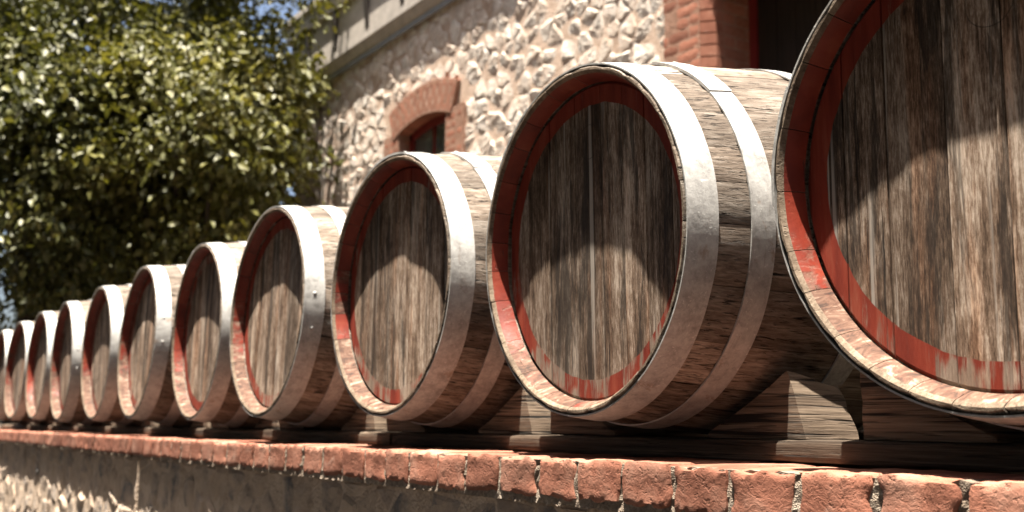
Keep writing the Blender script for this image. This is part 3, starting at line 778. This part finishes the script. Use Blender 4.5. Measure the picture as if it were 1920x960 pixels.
# cornice
cor = B().prismx([(YW-.004, Zf(3.80)), (YW-.022, Zf(3.80)), (YW-.045, Zf(3.835)), (YW-.075, Zf(3.90)), (YW-.08, Zf(3.916)), (YW-.004, Zf(3.916))], BX0-.06, BX1).obj('cornice', 'taupe', bld)
B().box(BX0-.04, BX1, YW-.03, YW+.0, Zf(3.745), Zf(3.798)).obj('flashing_strip', 'blue_grey', cor)
B().box(BX0-.08, BX1, YW-.086, YB, Zf(3.918), Zf(4.50)).obj('fascia', 'taupe', cor)
B().box(BX0-.14, BX1, YW-.135, YB, Zf(4.502), Zf(4.72)).box(BX0-.18, BX1, YW-.175, YB, Zf(4.722), Zf(4.80)).obj('gutter_lip', 'taupe', cor)
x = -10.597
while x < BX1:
    B().prismx([(YW-.0865, Zf(4.03)), (YW-.092, Zf(4.03)), (YW-.13, Zf(4.43)), (YW-.13, Zf(4.50)), (YW-.0865, Zf(4.50))], x-.045, x+.045).obj('bracket', 'dark_bracket', cor)  # tapered wedge for a dark slit below the lip, shade in its colour
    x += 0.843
rf = B(); rf.prismx([(YW-.17, Zf(4.80)), (YB+3.2, Zf(6.3)), (YB+6.6, Zf(4.80))], BX0-.2, BX1); rf.obj('roof', 'roof', bld)

# ---------------------------------------------------------------- trees
def tube(V, F, pts, rads, n=8):
    base = len(V); prev = None
    for i, p in enumerate(pts):
        p = Vector(p); d = (Vector(pts[min(i+1, len(pts)-1)]) - Vector(pts[max(i-1, 0)])).normalized()
        a = d.orthogonal().normalized() if prev is None else (prev - d*prev.dot(d)).normalized(); prev = a; b = d.cross(a)
        for k in range(n):
            t = 2*math.pi*k/n; V.append(tuple(p + (a*math.cos(t) + b*math.sin(t))*rads[i]))
    for i in range(len(pts)-1):
        for k in range(n):
            F.append((base+i*n+k, base+i*n+(k+1) % n, base+(i+1)*n+(k+1) % n, base+(i+1)*n+k))
    F.append(tuple(base+(len(pts)-1)*n+k for k in range(n)))
def tree(name, base, centre, radii, ncl, per, leaf, mat, seed, label, sig=0.22, trunk_r=0.14):
    R = random.Random(seed); rng = np.random.default_rng(seed)
    root = ob(name, None, None, base, label=label, category='tree', group='trees behind the barrels')
    bx = Vector(base); cc = Vector(centre) - bx
    cl = []
    while len(cl) < ncl:
        p = Vector((R.gauss(0, 1), R.gauss(0, 1), R.gauss(0, 1))).normalized() * (R.random()**0.42)
        q = Vector((p.x*radii[0], p.y*radii[1], p.z*radii[2]))
        bump_ = 1 + 0.42*mnoise.noise(q*0.9 + Vector((seed, 0, 0)))
        q = q*bump_ + cc
        if mnoise.noise(q*1.15 + Vector((0, seed*2.0, 0))) < -0.02: continue
        if q.z + bx.z < TER + 0.35: continue
        cl.append(q)
    TV = []; TF = []
    top = cc + Vector((0, 0, radii[2]*0.55)); pts = []
    for i in range(9):
        t = i/8; pts.append(Vector((0, 0, 0)).lerp(top, t) + Vector((0.15*math.sin(3*t+seed), 0.12*math.sin(4*t+2*seed), 0))*t)
    tube(TV, TF, pts, [trunk_r*(1.25 if i == 0 else 1-0.10*i) for i in range(9)], 10)
    ob('trunk', mesh('trunk', TV, TF, 'bark', smooth=True), root)
    LV = []; LF = []
    for k in range(30):
        q = cl[R.randrange(len(cl))]; s = pts[R.randrange(2, 8)]
        if q.z < s.z: s = pts[max(1, int(8*max(0.1, q.z/top.z)*0.6))]
        mid = s.lerp(q, .5) + Vector((R.uniform(-.2, .2), R.uniform(-.2, .2), R.uniform(0, .35)))
        pl = [s, s.lerp(mid, .6), mid, mid.lerp(q, .6), q]; r0 = R.uniform(.025, .055)
        tube(LV, LF, pl, [r0, r0*.8, r0*.6, r0*.4, r0*.15], 6)
    ob('limbs', mesh('limbs', LV, LF, 'bark', smooth=True), root)
    C_ = np.array([tuple(c) for c in cl]); N = ncl*per
    idx = np.repeat(np.arange(ncl), per)
    sg = np.repeat(rng.uniform(0.7, 1.35, ncl)*sig, per)[:, None]
    P = C_[idx] + rng.normal(0, 1, (N, 3))*sg*np.array([1, 1, 0.75])
    out = P - np.array(cc); out /= np.linalg.norm(out, axis=1, keepdims=True)+1e-6
    ax = rng.normal(0, 1, (N, 3)) + out*0.7 + np.array([0, 0, -0.75]); ax /= np.linalg.norm(ax, axis=1, keepdims=True)
    nr = rng.normal(0, 0.7, (N, 3)) + out*0.4 + np.array([0, 0, 0.85]); nr -= ax*(nr*ax).sum(1, keepdims=True); nr /= np.linalg.norm(nr, axis=1, keepdims=True)
    sd = np.cross(ax, nr)
    L = (leaf*rng.uniform(0.45, 1.4, N))[:, None]; Wd = L*rng.uniform(0.22, 0.32, N)[:, None]
    v0 = P; tip = P + ax*L - nr*L*0.12; l = P + ax*L*0.45 + sd*Wd + nr*Wd*0.35; r = P + ax*L*0.45 - sd*Wd + nr*Wd*0.35
    verts = np.stack([v0, l, tip, r], 1).reshape(-1, 3).astype(np.float32)
    me = bpy.data.meshes.new('crown'); me.vertices.add(4*N); me.vertices.foreach_set('co', verts.ravel())
    b4 = np.arange(N)[:, None]*4; tri = np.concatenate([b4 + np.array([[0, 2, 1]]), b4 + np.array([[0, 3, 2]])], 1).reshape(-1)
    me.loops.add(len(tri)); me.loops.foreach_set('vertex_index', tri.astype(np.int32))
    me.polygons.add(2*N); me.polygons.foreach_set('loop_start', (np.arange(2*N)*3).astype(np.int32))
    me.update(calc_edges=True); me.validate()
    tone = np.clip(np.repeat(rng.uniform(0, 1, ncl), per)*0.55 + rng.uniform(0, 0.45, N), 0, 1)
    at = me.attributes.new('tone', 'FLOAT', 'POINT'); at.data.foreach_set('value', np.repeat(tone, 4).astype(np.float32))
    me.materials.append(M[mat]); ob('crown', me, root)
tree('leafy_tree', (-10.7, 2.35, TER), (-10.6, 2.43, Z0+3.15), (1.75, 1.28, 2.55), 230, 200, 0.105, 'leaf_a', 3, 'bushy olive green tree overlapping the left end of the stone building')
tree('leafy_tree', (-11.6, 0.9, TER), (-11.6, 0.85, Z0+3.1), (1.6, 1.25, 2.3), 210, 200, 0.105, 'leaf_b', 7, 'dark green tree filling the left edge of the picture')
tree('leafy_tree', (-17.5, 3.4, TER), (-17.5, 3.4, Z0+3.2), (2.6, 2.4, 2.7), 300, 110, 0.11, 'leaf_b', 12, 'shaded tree farther back showing through the gaps between the nearer crowns', 0.3, 0.2)

# trees across the lane (mirrored in the window panes), unseen, sized to block sky light; copies of the crowns above
def copy_tree(src, loc, s, rz, label):
    kids = list(src.children); c = src.copy(); COL.objects.link(c); c.location = loc; c.scale = (s, s, s); c.rotation_euler = (0, 0, rz); c['label'] = label
    c['group'] = 'unseen trees across the lane blocking sky light'
    for k in kids:
        q = k.copy(); COL.objects.link(q); q.parent = c
trees = [o for o in bpy.data.objects if o.name.startswith('leafy_tree')]
trees.sort(key=lambda o: o.name)
for i, (x, y, s, rz) in enumerate(((-13.5, -6.4, 2.0, 0.4), (-9.0, -5.6, 1.95, 2.9), (-4.6, -5.9, 2.1, 0.1), (-0.2, -5.6, 2.0, 3.2), (4.4, -5.6, 2.05, 0.2), (8.6, -4.0, 2.0, 5.1))):
    copy_tree(trees[i % 2], (x, y, 0), s, rz, '%s unseen leafy tree across the lane from the barrels, sized to block sky light, counted from the far end' % ORD[i])
